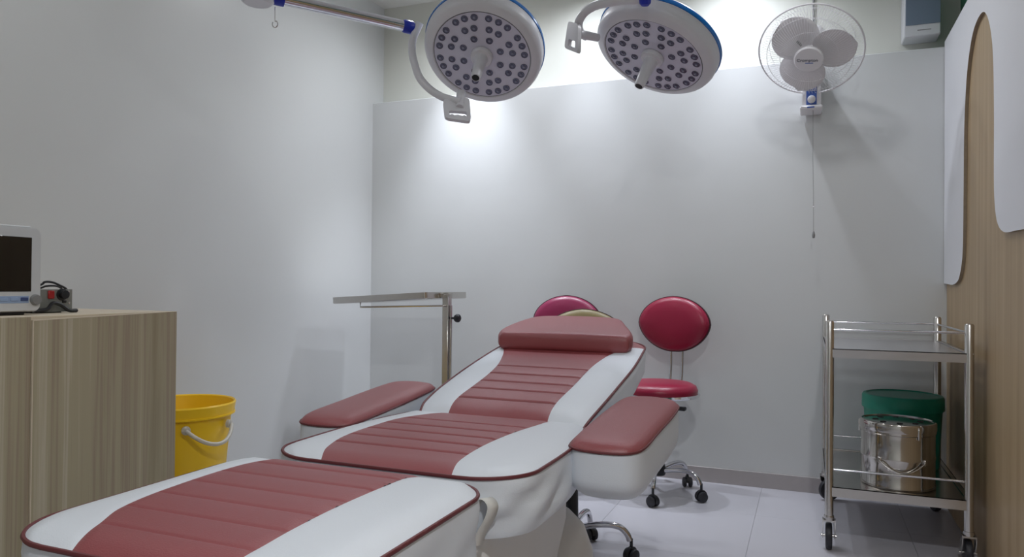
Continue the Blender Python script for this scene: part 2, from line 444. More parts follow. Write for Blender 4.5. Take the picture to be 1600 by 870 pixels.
# armrests
def armrest(side):
    # outline in local coordinates, x mirrored for the left side
    ox = -.463 if side > 0 else -1.30
    base = [(-.098, 1.80), (-.085, 1.755), (-.04, 1.735), (.03, 1.735), (.07, 1.755), (.088, 1.81), (.092, 1.95), (.098, 2.15), (.09, 2.28), (.04, 2.32), (-.04, 2.32), (-.085, 2.28), (-.098, 2.1), (-.10, 1.95)]
    o = [(ox+side*p.x, p.y) for p in smoothpath([(a, b, 0) for a, b in base], 5, True)]
    zt = lambda y: interp(y, [1.73, 2.32], [.598, .640])
    N = len(o); cx = ox; cy = 2.03
    rows = []
    for j in range(8):
        t = (0, .4, .6, .72, .82, .9, .96, 1)[j]; k = 1-.30*(max(0, t-.6)/.4)**2.2
        low = lambda y: interp(y, [1.73, 1.85, 2.32], [.480, .470, .500])
        rows.append([(cx+(x-cx)*k, cy+(y-cy)*(1-(1-k)*.4), zt(y)-(zt(y)-low(y))*(1-(1-t)**1.0)) for x, y in o])
    m_ = MB().grid(rows, 'white_v', wrap=True); m_.f.append(list(range(7*N, 8*N))); m_.mi.append(0)
    b = m_.build('armrest', None, ch, True, smooth=50)
    pm = MB(); rows = []
    for t, dz in ((1.0, -.004), (1.0, .002), (.985, .0055), (.955, .010), (.91, .0145), (.85, .018), (.76, .021), (.62, .0235), (.4, .025), (.02, .0255)):
        sy = 1-(1-t)*.42
        rows.append([(cx+(x-cx)*t, cy+(y-cy)*sy, zt(cy+(y-cy)*sy)+dz) for x, y in o])
    pm.grid(rows, wrap=True); pm.f.append(list(range(9*N, 10*N))); pm.mi.append(0)
    pm.build('arm_pad', 'red', b, True, smooth=70)
    MB().tube([(cx+(x-cx)*1.005, cy+(y-cy)*1.005, zt(y)+.001) for x, y in o], .003, 6, closed=True).build('piping', 'piping', b, True, smooth=60)
    # bracket holding the arm to the seat
    xi = ox-side*.07
    MB().box((min(xi, xi-side*.05), 1.95, .49), (max(xi, xi-side*.05), 2.1, .53), bev=.004).build('bracket', 'black', b, True)
armrest(1); armrest(-1)
# base: fabric covered box narrowing to a moulded foot
rows = []
for t, (x0, x1, y0, y1, z) in enumerate([(-1.13, -.63, 1.42, 2.02, .475), (-1.13, -.63, 1.42, 2.02, .36), (-1.11, -.655, 1.44, 2.0, .22), (-1.09, -.68, 1.46, 1.98, .12)]):
    r = []
    for a in range(48):
        th = 2*PI*a/48; c, s = math.cos(th), math.sin(th); e = .16
        c = math.copysign(abs(c)**e, c); s = math.copysign(abs(s)**e, s)
        r.append(((x0+x1)/2+c*(x1-x0)/2, (y0+y1)/2+s*(y1-y0)/2, z+.01*math.sin(th*9)*(t == 1)))
    rows.append(r)
b_ = MB().grid(rows, 'base', wrap=True); b_.f.append(list(range(48))); b_.mi.append(0); b_.f.append(list(range(3*48, 4*48))); b_.mi.append(0)
b_.build('pedestal_cover', None, ch, True, smooth=50)
b_ = MB().lathe([(1.0, 0), (.99, .10), (.94, .20), (.82, .27), (.62, .31), (.3, .325), (0, .328)], 48, T=Matrix.Translation((-.815, 2.16, 0)) @ Matrix.Diagonal((.22, .135, 1, 1)))
b_.build('foot', 'base', ch, True, smooth=60)
MB().box((-1.02, .95, .36), (-.76, 1.5, .43), bev=.01).build('leg_support', 'black', ch, True)
# loose fabric strap curled between leg rest and seat
sp = smoothpath([tuple(ony(a, b, 1.383)) for a, b in ((738, 792), (741, 783), (750, 779), (758, 784), (762, 795), (757, 812), (748, 828), (741, 842), (737, 856))], 5)
m_ = MB(); m_.grid([[tuple(p), (p.x+.012, p.y+.028, p.z-.002)] for p in sp])
o = m_.build('strap', 'strap', ch, True); md = o.modifiers.new('solid', 'SOLIDIFY'); md.thickness = .002

# ================================================================== STOOLS
def make_stool(label, leather, loc, rz, seat_z, back_off, back_z, base_rot, lean=0):
    t = thing('stool', label, 'stool', loc, Matrix.Rotation(rz, 3, 'Z'), 'wheeled stools with oval backs')
    # base
    hub = MB().lathe([(.0, .095), (.034, .095), (.04, .115), (.034, .14), (.028, .15), (0, .15)], 24).build('hub', 'black', t)
    MB().lathe([(.026, .145), (.024, .24), (.019, .30), (.0165, seat_z-.07)], 20).build('column_cover', 'black', t)
    MB().lathe([(.0135, .25), (.0135, seat_z-.05)], 16).build('gas_lift', 'chrome', t)
    for k in range(5):
        a = base_rot-rz+2*PI*k/5; c, s = math.cos(a), math.sin(a)
        p = smoothpath([(.03, 0, .118), (.08, 0, .128), (.135, 0, .132), (.178, 0, .124), (.203, 0, .10), (.212, 0, .078)], 4)
        MB().tube([(q.x*c, q.x*s, q.z) for q in p], .0115, 12, sx=1.0).build('leg', 'chrome', t)
        R_ = Matrix.Translation((.218*c, .218*s, 0)) @ Matrix.Rotation(a+.9, 4, 'Z')
        cs = MB()
        # hood between two wheels
        cs.tube([(0, 0, .05), (0, 0, .086)], .006, 8, T=R_)
        prof = [(.027*math.cos(th), .03+.027*math.sin(th)) for th in [PI*(-.15+1.2*q/10) for q in range(11)]]
        cs.prism([(a_-.0, b2) for a_, b2 in prof]+[(0, .026)], -.007, .007, 'y', T=R_)
        co = cs.build('caster', 'black', t)
        for sy in (-1, 1):
            W_ = R_ @ Matrix.Translation((0, sy*.0145, .025)) @ Matrix.Rotation(PI/2, 4, 'X')
            MB().lathe([(.0, -.009), (.018, -.009), (.0235, -.006), (.025, 0), (.0235, .006), (.018, .009), (0, .009)], 20, T=W_).build('wheel', 'rubber', co)
    # seat
    MB().box((-.07, -.075, seat_z-.078), (.07, .075, seat_z-.052), bev=.006).build('seat_plate', 'black', t)
    lv = MB().tube([(.04, -.03, seat_z-.068), (.11, -.07, seat_z-.075), (.15, -.09, seat_z-.082)], .004, 8); lv.box((.135, -.105, seat_z-.092), (.17, -.078, seat_z-.074), bev=.004)
    lv.build('lever', 'black', t)
    MB().lathe([(0, seat_z-.050), (.17, seat_z-.050), (.192, seat_z-.044), (.197, seat_z-.036), (.192, seat_z-.028), (.18, seat_z-.028)], 48).build('seat_rim', 'chrome', t)
    MB().lathe([(.184, seat_z-.03), (.187, seat_z-.015), (.178, seat_z+.006), (.155, seat_z+.018), (.1, seat_z+.024), (.05, seat_z+.025), (0, seat_z+.025)], 48).build('seat', leather, t, smooth=70)
    # back rods
    for sx in (-1, 1):
        MB().tube(smoothpath([(sx*.03, .05, seat_z-.062), (sx*.03, back_off-.07, seat_z-.064), (sx*.03, back_off+.0, seat_z-.04), (sx*.03, back_off+.03, seat_z+.05), (sx*.03, back_off+.032, back_z-.08), (sx*.03, back_off+.02, back_z)], 6), .0072, 10).build('back_rod', 'chrome', t)
    # oval back, a little wider above the middle
    def egg(k, a):
        c, s = math.cos(a), math.sin(a)
        x = .187*c*(1+.15*s*(1 if s < 0 else .15)-.03*s); z = .138*s
        x += .012*(-s)*(c > 0)
        return x*k, z*k
    TB = Matrix.Translation((0, back_off, back_z)) @ Matrix.Rotation(-.10-lean, 4, 'X')
    def pad(ks):
        rows = []
        for k, d in ks: rows.append([(egg(k, 2*PI*q/56)[0], d+.10*(egg(k, 2*PI*q/56)[0])**2*-1, egg(k, 2*PI*q/56)[1]) for q in range(56)])
        return rows
    MB().grid(pad([(1, 0), (1.0, -.010), (.975, -.022), (.92, -.032), (.8, -.040), (.55, -.046), (.25, -.048), (.001, -.048)]), T=TB, wrap=True).build('backrest', leather, t, smooth=70)
    MB().grid(pad([(.001, .012), (.9, .012), (.99, .006), (1.022, 0), (1.028, -.006), (1.015, -.013), (.99, -.013)]), T=TB, wrap=True).build('back_shell', 'edge_d', t, smooth=60)
    return t
make_stool('bright crimson stool in the open right of the treatment chair, whole back in view', 'magenta', (-.68, 3.58, 0), math.radians(-11), .522, .21, .815, math.radians(-85))
make_stool('plum stool at the back wall, top of its back showing behind the pillow', 'purple', (-1.19, 3.57, 0), math.radians(4), .522, .2, .812, math.radians(-60))
make_stool('khaki-backed stool rolled under the head end of the treatment chair, chrome feet showing', 'khaki', (-.81, 2.6, 0), math.radians(11), .46, .46, .765, math.radians(15), .12)

# ================================================================== TROLLEY
tx0, tx1, ty0, ty1, tz = .07, .532, 3.08, 3.80, .872
tr = thing('instrument_trolley', 'two-shelf stainless steel instrument trolley on casters beside the wood wall', 'trolley', ((tx0+tx1)/2, (ty0+ty1)/2, 0))
for (px, py) in ((tx0, ty0), (tx1, ty0), (tx0, ty1), (tx1, ty1)):
    MB().lathe([(.0155, .125), (.0155, tz), (.012, tz+.006), (0, tz+.008)], 24, T=Matrix.Translation((px, py, 0))).build('post', 'steel', tr, True)
    a = 0 if py == ty0 else -1.1 if px == tx0 else .3
    R_ = Matrix.Translation((px, py, 0)) @ Matrix.Rotation(a, 4, 'Z')
    cm = MB(); cm.lathe([(.018, .118), (.019, .126), (.018, .134)], 20, T=R_)
    for sx in (-1, 1): cm.prism([(-.016, .12), (.016, .12), (.028, .07), (.033, .047), (.022, .038), (.012, .05), (-.012, .09)], sx*.0215-.0015, sx*.0215+.0015, 'x', T=R_)
    cm.box((-.0215, -.016, .112), (.0215, .016, .118), T=R_)
    cm.tube([(-.028, .02, .05), (.028, .02, .05)], .006, 10, T=R_)
    co = cm.build('caster', 'steel', tr, True)
    W_ = R_ @ Matrix.Translation((0, .02, .05)) @ Matrix.Rotation(PI/2, 4, 'Y')
    MB().lathe([(.012, -.012), (.040, -.012), (.047, -.011), (.050, -.006), (.050, .006), (.047, .011), (.040, .012), (.012, .012)], 32, T=W_).build('wheel', 'rubber', co, True)
def shelf(zt, zb):
    m_ = MB(); t = .0015
    m_.box((tx0+.002, ty0+.002, zt-.006), (tx1-.002, ty1-.002, zt-.004))
    for a, b in (((tx0, ty0-.012, zb), (tx1, ty0-.009, zt)), ((tx0, ty1+.009, zb), (tx1, ty1+.012, zt)), ((tx0-.012, ty0, zb), (tx0-.009, ty1, zt)), ((tx1+.009, ty0, zb), (tx1+.012, ty1, zt))):
        m_.box(a, b)
    m_.box((tx0-.012, ty0-.012, zt-.003), (tx1+.012, ty0+.006, zt)); m_.box((tx0-.012, ty1-.006, zt-.003), (tx1+.012, ty1+.012, zt))
    m_.box((tx0-.012, ty0, zt-.003), (tx0+.006, ty1, zt)); m_.box((tx1-.006, ty0, zt-.003), (tx1+.012, ty1, zt))
    return m_
shelf(.772, .738).build('upper_shelf', 'steel_s', tr, True, smooth=20)
shelf(.246, .209).build('lower_shelf', 'steel', tr, True, smooth=20)
for z in (.845, .31):
    for a, b in (((tx0, ty0, z), (tx1, ty0, z)), ((tx0, ty1, z), (tx1, ty1, z)), ((tx0, ty0, z), (tx0, ty1, z)), ((tx1, ty0, z), (tx1, ty1, z))):
        if z < .5 and a[0] == b[0]: continue
        MB().tube([a, b], .0045, 10).build('rail', 'chrome', tr, True)
# steel dressing drum
dr = thing('steel_drum', 'round stainless steel dressing drum with a pierced lid on the lower trolley shelf', 'drum', (.318, 3.235, .2425))
k_ = .81
def sr(p): return [(a*k_, b) for a, b in p]
MB().lathe(sr([(0, 0), (.158, 0), (.162, .004), (.162, .015), (.160, .018), (.160, .108), (.1625, .112), (.1625, .118), (.160, .122), (.160, .205), (.164, .208), (.164, .222), (.158, .226)]), 64).build('body', 'steel_m', dr)
MB().lathe(sr([(.165, .216), (.1665, .22), (.1665, .244), (.163, .249), (.157, .250), (.154, .246), (.10, .247), (.04, .249), (0, .249)]), 64).build('lid', 'steel_m', dr)
for k in range(8):
    a = 2*PI*k/8
    MB().lathe([(.011, 0), (.011, .0012), (0, .0012)], 14, T=Matrix.Translation((.078*math.cos(a), .078*math.sin(a), .2475))).build('vent_hole', 'dark', dr)
MB().tube(smoothpath([(.136*math.cos(a), .136*math.sin(a), .112-.042*math.sin(q)) for a, q in [(-PI/2+.05+u*.62, (u+1)*PI/2) for u in (-1, -.9, -.6, -.2, .2, .6, .9, 1)]], 5), .0028, 8).build('bail_handle', 'steel', dr)
for a in (-PI/2-.57, -PI/2+.67):
    T_ = Matrix.Rotation(a, 4, 'Z') @ Matrix.Translation((.131, 0, 0))
    MB().box((-.002, -.007, .100), (.007, .007, .122), T=T_, bev=.002).build('lug', 'steel', dr)
for a in (-PI/2+.47, PI*.97):
    T_ = Matrix.Rotation(a, 4, 'Z') @ Matrix.Translation((.134, 0, 0))
    MB().box((-.002, -.005, .195), (.004, .005, .242), T=T_, bev=.0015).build('latch', 'steel', dr)
# green tub
gb = thing('green_tub', 'green plastic tub with a lid behind the steel drum on the lower shelf', 'tub', (.372, 3.60, .2425))
k_ = .855
MB().lathe(sr([(0, 0), (.158, 0), (.163, .006), (.178, .25), (.182, .255), (.182, .262)]), 56).build('body', 'green', gb)
MB().lathe(sr([(.186, .245), (.187, .25), (.186, .296), (.180, .304), (.168, .306), (.162, .301), (0, .301)]), 56).build('lid', 'green', gb)
T_ = Matrix.Rotation(math.radians(-131), 4, 'Z') @ Matrix.Translation((.1525, 0, .215)) @ Matrix.Rotation(PI/2, 4, 'Y')
MB().lathe([(.012, 0), (.012, .0015), (0, .0015)], 8, T=T_).build('sticker', 'orange', gb, label='small orange sticker')

# ================================================================== TRAY TABLE (mayo stand)
ph = math.radians(-5)
Cn = Vector((-1.754, 3.2, 0)); ux = Vector((math.cos(ph), math.sin(ph), 0)); uy = Vector((-math.sin(ph), math.cos(ph), 0))
RM = Matrix((ux, uy, (0, 0, 1))).transposed()
mt_ = thing('tray_table', 'stainless steel overbed tray table on a single post in the far left corner', 'table', Cn, RM)
tilt = Matrix.Translation((0, 0, .966)) @ Matrix.Rotation(math.radians(-3.4), 4, 'Y')
tm = MB(); W, D = .6, .40
def rrect(x0, x1, y0, y1, r, n=5):
    o = []
    for cx, cy, a0 in ((x1-r, y0+r, -PI/2), (x1-r, y1-r, 0), (x0+r, y1-r, PI/2), (x0+r, y0+r, PI)):
        for k in range(n+1):
            a = a0+PI/2*k/n; o.append((cx+r*math.cos(a), cy+r*math.sin(a)))
    return o
rows = []
for ins, z in ((.004, -.034), (0, -.03), (0, -.002), (.0, 0), (.003, 0), (.003, -.014), (.02, -.014)):
    rows.append([(x, y, z) for x, y in rrect(-W+ins, -ins, ins, D-ins, .02-ins*.5)])
tm.grid(rows, T=tilt, wrap=True); n0 = len(rows[0]); tm.f.append(list(range(6*n0, 7*n0))); tm.mi.append(0); tm.f.append(list(range(0, n0))); tm.mi.append(0)
tm.build('tray', 'steel', mt_, smooth=30)
MB().box((.012, .13, .06), (.048, .166, .955), bev=.003).build('post', 'steel', mt_)
MB().box((-.022, .132, .938), (.05, .168, .962), bev=.003).build('clamp', 'steel_m', mt_)
MB().tube([(-.42, .02, .912), (-.42, .02, .883), (.03, .11, .897), (.03, .14, .897)], .005, 8).build('support_rod', 'steel', mt_)
kn = MB(); kn.tube([(.045, .148, .835), (.085, .148, .835)], .006, 10)
kn.lathe([(0, 0), (.017, 0), (.021, .008), (.021, .02), (.015, .026), (0, .027)], 12, T=Matrix.Translation((.08, .148, .835)) @ Matrix.Rotation(PI/2, 4, 'Y'))
kn.build('clamp_knob', 'black', mt_)
MB().box((.052, .142, .40), (.058, .154, .90), bev=.001).build('height_rack', 'steel', mt_)
bs = MB(); bs.box((-.50, .13, .035), (.05, .166, .065), bev=.003); bs.box((.012, -.03, .035), (.048, .40, .065), bev=.003)
bs.build('floor_frame', 'steel', mt_)
for (x, y) in ((-.48, .148), (.03, -.01), (.03, .38)):
    MB().lathe([(0, -.01), (.02, -.01), (.025, 0), (.02, .01), (0, .01)], 20, T=Matrix.Translation((x, y, .025)) @ Matrix.Rotation(PI/2, 4, 'X')).build('wheel', 'rubber', mt_)

# ================================================================== CABINET
cbx, cy0, cy1, ct = -1.95, -.12, 1.85, .906
cb = thing('cabinet', 'low wood-grain cabinet with tall doors along the left wall', 'cabinet', (-2.24, .87, 0))
MB().box((XL_+.002, cy0, .0), (cbx-.022, cy1-.001, ct-.02), 'wood_cab').build('carcass', None, cb, True)
MB().box((XL_+.002, cy0, ct-.02), (cbx-.020, cy1, ct), bev=.001).build('worktop', 'wood_edge', cb, True)
dw = (cy1-cy0)/4
for k in range(4):
    y0 = cy0+dw*k+.002; y1 = cy0+dw*(k+1)-.001
    last = k == 3
    # door local: hinge at y1 end
    d = MB(); T_ = Matrix.Translation((cbx-.018, y1, 0)) @ Matrix.Rotation(math.radians(.35 if last else 0), 4, 'Z')
    w_ = y1-y0
    if last:
        vs = [(0, 0, .06), (.018, 0, .06), (.018, -w_, .05), (0, -w_, .05), (0, 0, ct-.001), (.018, 0, ct-.001), (.018, -w_, ct-.012), (0, -w_, ct-.012)]
        d.add(vs, [(0, 1, 2, 3), (4, 7, 6, 5), (1, 5, 6, 2), (0, 3, 7, 4), (0, 4, 5, 1), (2, 6, 7, 3)], 'wood_cab', T_)
        d.box((.0005, -w_-.0016, .05), (.0195, -w_+.001, ct-.012), 'wood_edge', T_)
        # pale top edge band
        vs = [(0, 0, ct-.001), (.0185, 0, ct-.001), (.0185, -w_, ct-.012), (0, -w_, ct-.012), (0, 0, ct-.0), (.0185, 0, ct-.0), (.0185, -w_, ct-.010), (0, -w_, ct-.010)]
        d.add(vs, [(0, 1, 2, 3), (4, 7, 6, 5), (1, 5, 6, 2), (0, 3, 7, 4), (0, 4, 5, 1), (2, 6, 7, 3)], 'wood_edge', T_)
    else:
        d.box((0, -w_, .06), (.018, 0, ct-.001), 'wood_cab', T_, bev=.0008)
    d.build('door', None, cb, True, smooth=20)

# ================================================================== MONITOR
mc = onz(60, 481, ct); mY1 = 1.475; mX = -2.045
mY1 = onx(62.5, 440, mX).y
mon = thing('patient_monitor', 'white patient monitor with a dark screen standing on the cabinet', 'monitor', (mX-.08, mY1-.16, ct))
H_ = onx(58, 357, mX).z-ct; Wd = .345
MR = Matrix.Translation((mX, mY1, ct))
fr = MB()
fr.prism(rrect(-Wd, 0, .010, H_, .018), -.10, 0, 'x', T=MR)
fr.build('case', 'bezel', mon, True, smooth=40)
zs0, zs1 = .066, H_-.027
fb = MB().prism(rrect(-Wd+.003, -.003, .013, H_-.003, .016), 0, .006, 'x', T=MR); fb.build('front_bezel', 'bezel', mon, True, smooth=40)
MB().box((.0055, -Wd+.035, zs0), (.0075, -.030, zs1), T=MR, bev=.0008).build('screen', 'screen', mon, True)
MB().box((.0055, -Wd+.03, .034), (.0068, -.036, .054), T=MR, bev=.0008).build('button_strip', 'button', mon, True)
for k in range(8):
    y = -.039-k*.0285
    MB().box((.0065, y-.021, .040), (.009, y, .050), T=MR, bev=.001).build('button', 'button2' if k == 0 else 'button', mon, True, label='dark blue button' if k == 0 else None)
MB().lathe([(.0155, 0), (.0155, .006), (.013, .011), (0, .012)], 28, T=MR @ Matrix.Translation((.005, -.018, .043)) @ Matrix.Rotation(PI/2, 4, 'Y')).build('dial', 'knob', mon, True)
MB().box((-.09, -Wd+.02, H_-.001), (-.01, -.02, H_+.006), T=MR, bev=.003).build('carry_handle', 'bezel', mon, True)
MB().box((-.09, -Wd+.03, 0), (-.012, -.035, .012), T=MR, bev=.002).build('foot', 'black', mon, True)
# power unit
pX = -2.13
pa = onx(66, 452, pX); pb = onx(112, 478, pX)
pu = thing('power_unit', 'small grey electrical box with a red switch and black dial beside the monitor', 'device', (pX-.06, (pa.y+pb.y)/2, ct))
h_ = pa.z-ct; y0, y1 = pa.y-.03, pb.y
MB().box((pX-.13, y0+.004, ct+.004), (pX, y1-.016, ct+h_-.002), bev=.003).build('case', 'unit', pu, True)
MB().box((pX, y0, ct+.003), (pX+.002, y1, ct+h_), bev=.0006).build('front_plate', 'unit', pu, True)
q = onx(78, 460, pX); MB().box((pX+.001, q.y-.009, q.z-.013), (pX+.007, q.y+.011, q.z+.012), bev=.002).build('switch', 'redsw', pu, True, label='red rocker switch')
q = onx(96, 460, pX); MB().lathe([(.018, 0), (.018, .004), (.013, .005), (.013, .018), (0, .019)], 24, T=Matrix.Translation((pX+.001, q.y, q.z)) @ Matrix.Rotation(PI/2, 4, 'Y')).build('dial', 'black', pu, True)
q = onx(99.5, 471, pX); MB().box((pX+.001, q.y-.007, q.z-.004), (pX+.004, q.y+.007, q.z+.004), bev=.001).build('socket', 'black', pu, True)
for (px, py) in ((106, 455), (107, 473)):
    q = onx(px, py, pX); MB().lathe([(.003, 0), (.003, .0025), (0, .003)], 10, T=Matrix.Translation((pX+.001, q.y, q.z)) @ Matrix.Rotation(PI/2, 4, 'Y')).build('screw', 'steel', pu, True)
for k in range(2):
    MB().box((pX-.12+k*.08, y0+.01, ct), (pX-.10+k*.08, y1-.02, ct+.005)).build('rubber_foot', 'black', pu, True)
cbp = []
for a in ((60, 446), (70, 440.5), (82, 441), (94, 446), (103, 451)): cbp.append(onx(a[0], a[1], pX-.03))
c0 = MB().tube(smoothpath([(pX-.03, mY1-.06, ct+.03), (pX-.03, mY1-.03, ct+.06)]+cbp+[(pX-.03, cbp[-1].y+.004, cbp[-1].z-.012)], 5), .0035, 8)
tag(c0.build('cable', 'black'), 'upper black cable looped over the small grey electrical box', 'cable')
c0 = MB().tube(smoothpath([(pX-.045, mY1-.06, ct+.02), (pX-.045, mY1-.03, ct+.04)]+[onx(a[0], a[1], pX-.045) for a in ((60, 451), (72, 447), (86, 446.5), (95, 449.5))]+[(pX-.045, onx(95, 449, pX-.045).y+.004, ct+h_-.002)], 5), .003, 8)
tag(c0.build('cable', 'black'), 'lower black cable running behind the monitor to the small grey box', 'cable')
c0 = MB().tube(smoothpath([(pX+.012, y0+.0, ct+.008), (pX+.022, y0+.03, ct+.012), (pX+.02, y0+.05, ct+.03), (pX+.02, y0+.075, ct+.024), (pX+.02, y0+.10, ct+.008), (pX+.016, y0+.13, ct+.006)], 5), .006, 8)
tag(c0.build('plug_lead', 'black'), 'thick black lead bunched in front of the grey box', 'cable')

# ================================================================== YELLOW BIN
yb = thing('yellow_bin', 'open yellow plastic bin with a white loop handle behind the cabinet', 'bin', (-2.285, 2.2, 0))
MB().lathe([(0, .0), (.135, .0), (.14, .006), (.181, .482), (.186, .484), (.192, .487), (.1945, .51), (.198, .53), (.194, .536), (.188, .532), (.182, .50), (.172, .45), (.134, .012), (0, .012)], 64, cap=False).build('body', 'yellow', yb)
MB().lathe([(.1855, .485), (.1955, .487), (.1955, .493), (.19, .495)], 64, cap=False).build('rim', 'yellow', yb)
for a in (-.70, .25):
    MB().lathe([(0, 0), (.016, 0), (.016, .012), (.01, .016), (0, .016)], 16, T=Matrix.Rotation(a, 4, 'Z') @ Matrix.Translation((.19, 0, .455)) @ Matrix.Rotation(PI/2, 4, 'Y')).build('handle_pivot', 'clear', yb)
hp = []
for k in range(9):
    u = k/8; a = -.70+.95*u; r = .207+.035*math.sin(PI*u); hp.append((r*math.cos(a), r*math.sin(a), .455-.055*math.sin(PI*u)))
MB().tube(smoothpath(hp, 4), .0075, 10).build('handle', 'clear', yb, label='milky white loop handle')

# ================================================================== SURGICAL LAMPS
def frame_from(n, upim):
    z = -n.normalized()                      # local -Z is the light direction
    yv = (upim-z*upim.dot(z)).normalized(); xv = yv.cross(z)
    return Matrix((xv, yv, z)).transposed()
def surgical_lamp(label, C, n, rot=0):
    Rm = frame_from(Vector(n), CU)
    t = thing('surgical_lamp', label, 'lamp', C, Rm, 'ceiling surgical lamps')
    MB().lathe([(.2075, .002), (.212, -.003), (.236, .004), (.248, .014), (.254, .028), (.256, .062), (.252, .066)], 96, cap=False).build('bezel', 'lampw', t)
    MB().lathe([(.2525, .062), (.2590, .063), (.2605, .071), (.2590, .080), (.2525, .081)], 96, cap=False).build('trim_ring', 'blue_ring', t)
    MB().lathe([(.2535, .080), (.246, .093), (.21, .108), (.14, .122), (.06, .128), (0, .128)], 72, cap=False).build('back_dome', 'lampw', t)
    MB().lathe([(.208, .004), (.2055, .004), (.2055, .001), (0, .001)], 96, cap=False).build('face_plate', 'lampf', t)
    MB().lathe([(.2053, .0012), (.2078, .0012)], 96, cap=False, mt='dark').build('gasket', None, t)
    first = None
    def lens(r, a):
        nonlocal first
        x, y = r*math.sin(a), r*math.cos(a)
        if first is None:
            lb = MB(); lb.lathe([(.0150, -.0002), (.0145, -.0022), (.0132, -.0022), (.0125, -.0006), (.0, -.0006)], 18, 'lens_d', cap=False)
            lb.lathe([(.0062, -.0004), (.0055, -.004), (.003, -.006), (0, -.0065)], 12, 'lens_l', cap=False)
            first = lb.build('lens', None, t); first.location = (x, y, 0)
        else:
            o = first.copy(); COL.objects.link(o); o.location = (x, y, 0)
    for k in range(8):
        a0 = math.radians(22.5+45*k-rot)
        for da in (-13.2, 0, 13.2): lens(.183, a0+math.radians(da))
        for da in (-9, 9): lens(.134, a0+math.radians(da))
        lens(.085, a0)
    MB().lathe([(.047, .0), (.047, -.012), (.043, -.018), (.030, -.020), (.028, -.024)], 40, cap=False).build('handle_collar', 'lampw', t)
    MB().lathe([(.0285, -.018), (.026, -.05), (.0225, -.10), (.020, -.145), (.018, -.149), (.0155, -.149), (.0155, -.14), (0, -.14)], 32, cap=False, mt='lampw').build('centre_handle', None, t)
    MB().lathe([(.0152, -.1495), (0, -.1495)], 20, cap=False).build('handle_socket', 'dark', t, smooth=0)
    return t
lamp1 = surgical_lamp('surgical lamp head on the chrome arm, left of the two, whole disc of lenses showing', dep(753, 88, 3.11), (.094, -.614, -.783), 12)
lamp2 = surgical_lamp('surgical lamp head nearer the fan, tilted flatter, with a side handle on its left', dep(1020, 89, 2.98), (-.292, -.39, -.873))
# lamp 1 yoke, grip, arm
yk = [(656, 36, 3.17), (651, 47, 3.17), (645, 62, 3.16), (644, 82, 3.14), (649, 104, 3.11), (656, 122, 3.08), (670, 138, 3.06), (688, 150, 3.04), (706, 156, 3.03), (720, 159, 3.02)]
MB().tube(smoothpath([dep(*p) for p in yk], 4), .0165, 12).build('yoke', 'lampw', lamp1, True)
MB().tube([dep(721, 146, 3.07), dep(718, 168, 3.01)], [.021, .016], 14).build('pivot', 'lampw', lamp1, True)
def plate(t, quad, slot, th):
    """grip plate with a wavy finger slot; quad = four world corners (tl, tr, br, bl)"""
    tl, tr_, br, bl = quad
    def P(u, v): return (tl*(1-u)+tr_*u)*(1-v)+(bl*(1-u)+br*u)*v
    nrm = (tr_-tl).cross(bl-tl).normalized()*th
    outer = []; inner = []
    N = 40
    u0, u1, v0, v1 = slot
    for k in range(N):
        a = 2*PI*k/N; c, s = math.cos(a), math.sin(a); e = .28
        cc = math.copysign(abs(c)**e, c); ss = math.copysign(abs(s)**e, s)
        outer.append((.5+.5*cc, .5+.5*ss))
        e2 = .4; cc = math.copysign(abs(c)**e2, c); ss = math.copysign(abs(s)**e2, s)
        iu = (u0+u1)/2+(u1-u0)/2*cc; iv = (v0+v1)/2+(v1-v0)/2*ss
        if s > 0: iv += .03*math.cos((iu-u0)/(u1-u0)*2*PI*3)
        inner.append((iu, iv))
    m_ = MB(); vs = []
    for o_ in (-1, 1):
        vs += [P(*q)+nrm*o_ for q in outer]+[P(*q)+nrm*o_ for q in inner]
    fs = []
    for k in range(N):
        j = (k+1) % N
        fs += [(k, j, N+j, N+k), (2*N+k, 3*N+k, 3*N+j, 2*N+j), (k, 2*N+k, 2*N+j, j), (N+k, N+j, 3*N+j, 3*N+k)]
    m_.add(vs, fs); return m_.build('grip_plate', 'lampw', t, True, smooth=30)
plate(lamp1, (dep(692, 156, 3.02), dep(733, 154, 3.05), dep(736, 192, 3.0), dep(695, 186, 2.97)), (.18, .86, .60, .80), .008)
armz = dep(645, 43, 3.2)
j0 = Vector((-2.0, 2.27, armz.z+.01)); a1 = dep(646, 44, 3.18)
arm1 = thing('lamp_arm', 'chrome tube arm with a blue end collar carrying the left surgical lamp', 'lamp arm', j0)
dirv = (a1-j0).normalized()
MB().tube([j0, a1-dirv*.045], .0235, 24).build('tube', 'chrome', arm1, True)
MB().tube([a1-dirv*.05, a1-dirv*.04, a1-dirv*.006, a1], [.0245, .028, .028, .024], 24).build('end_collar', 'blue', arm1, True, label='blue end collar')
MB().tube([a1, a1+dirv*.018], .014, 14).build('end_pin', 'lampw', arm1, True)
MB().lathe([(0, -.04), (.05, -.04), (.062, -.03), (.062, .07), (.05, .10), (.03, .12), (.03, CEIL-j0.z-.05), (.09, CEIL-j0.z-.03), (.10, CEIL-j0.z), (0, CEIL-j0.z)], 32, T=Matrix.Translation(j0)).build('ceiling_mount', 'lampw', arm1, True)
MB().tube([j0+dirv*.055, j0+dirv*.10], .029, 24).build('collar', 'blue', arm1, True)
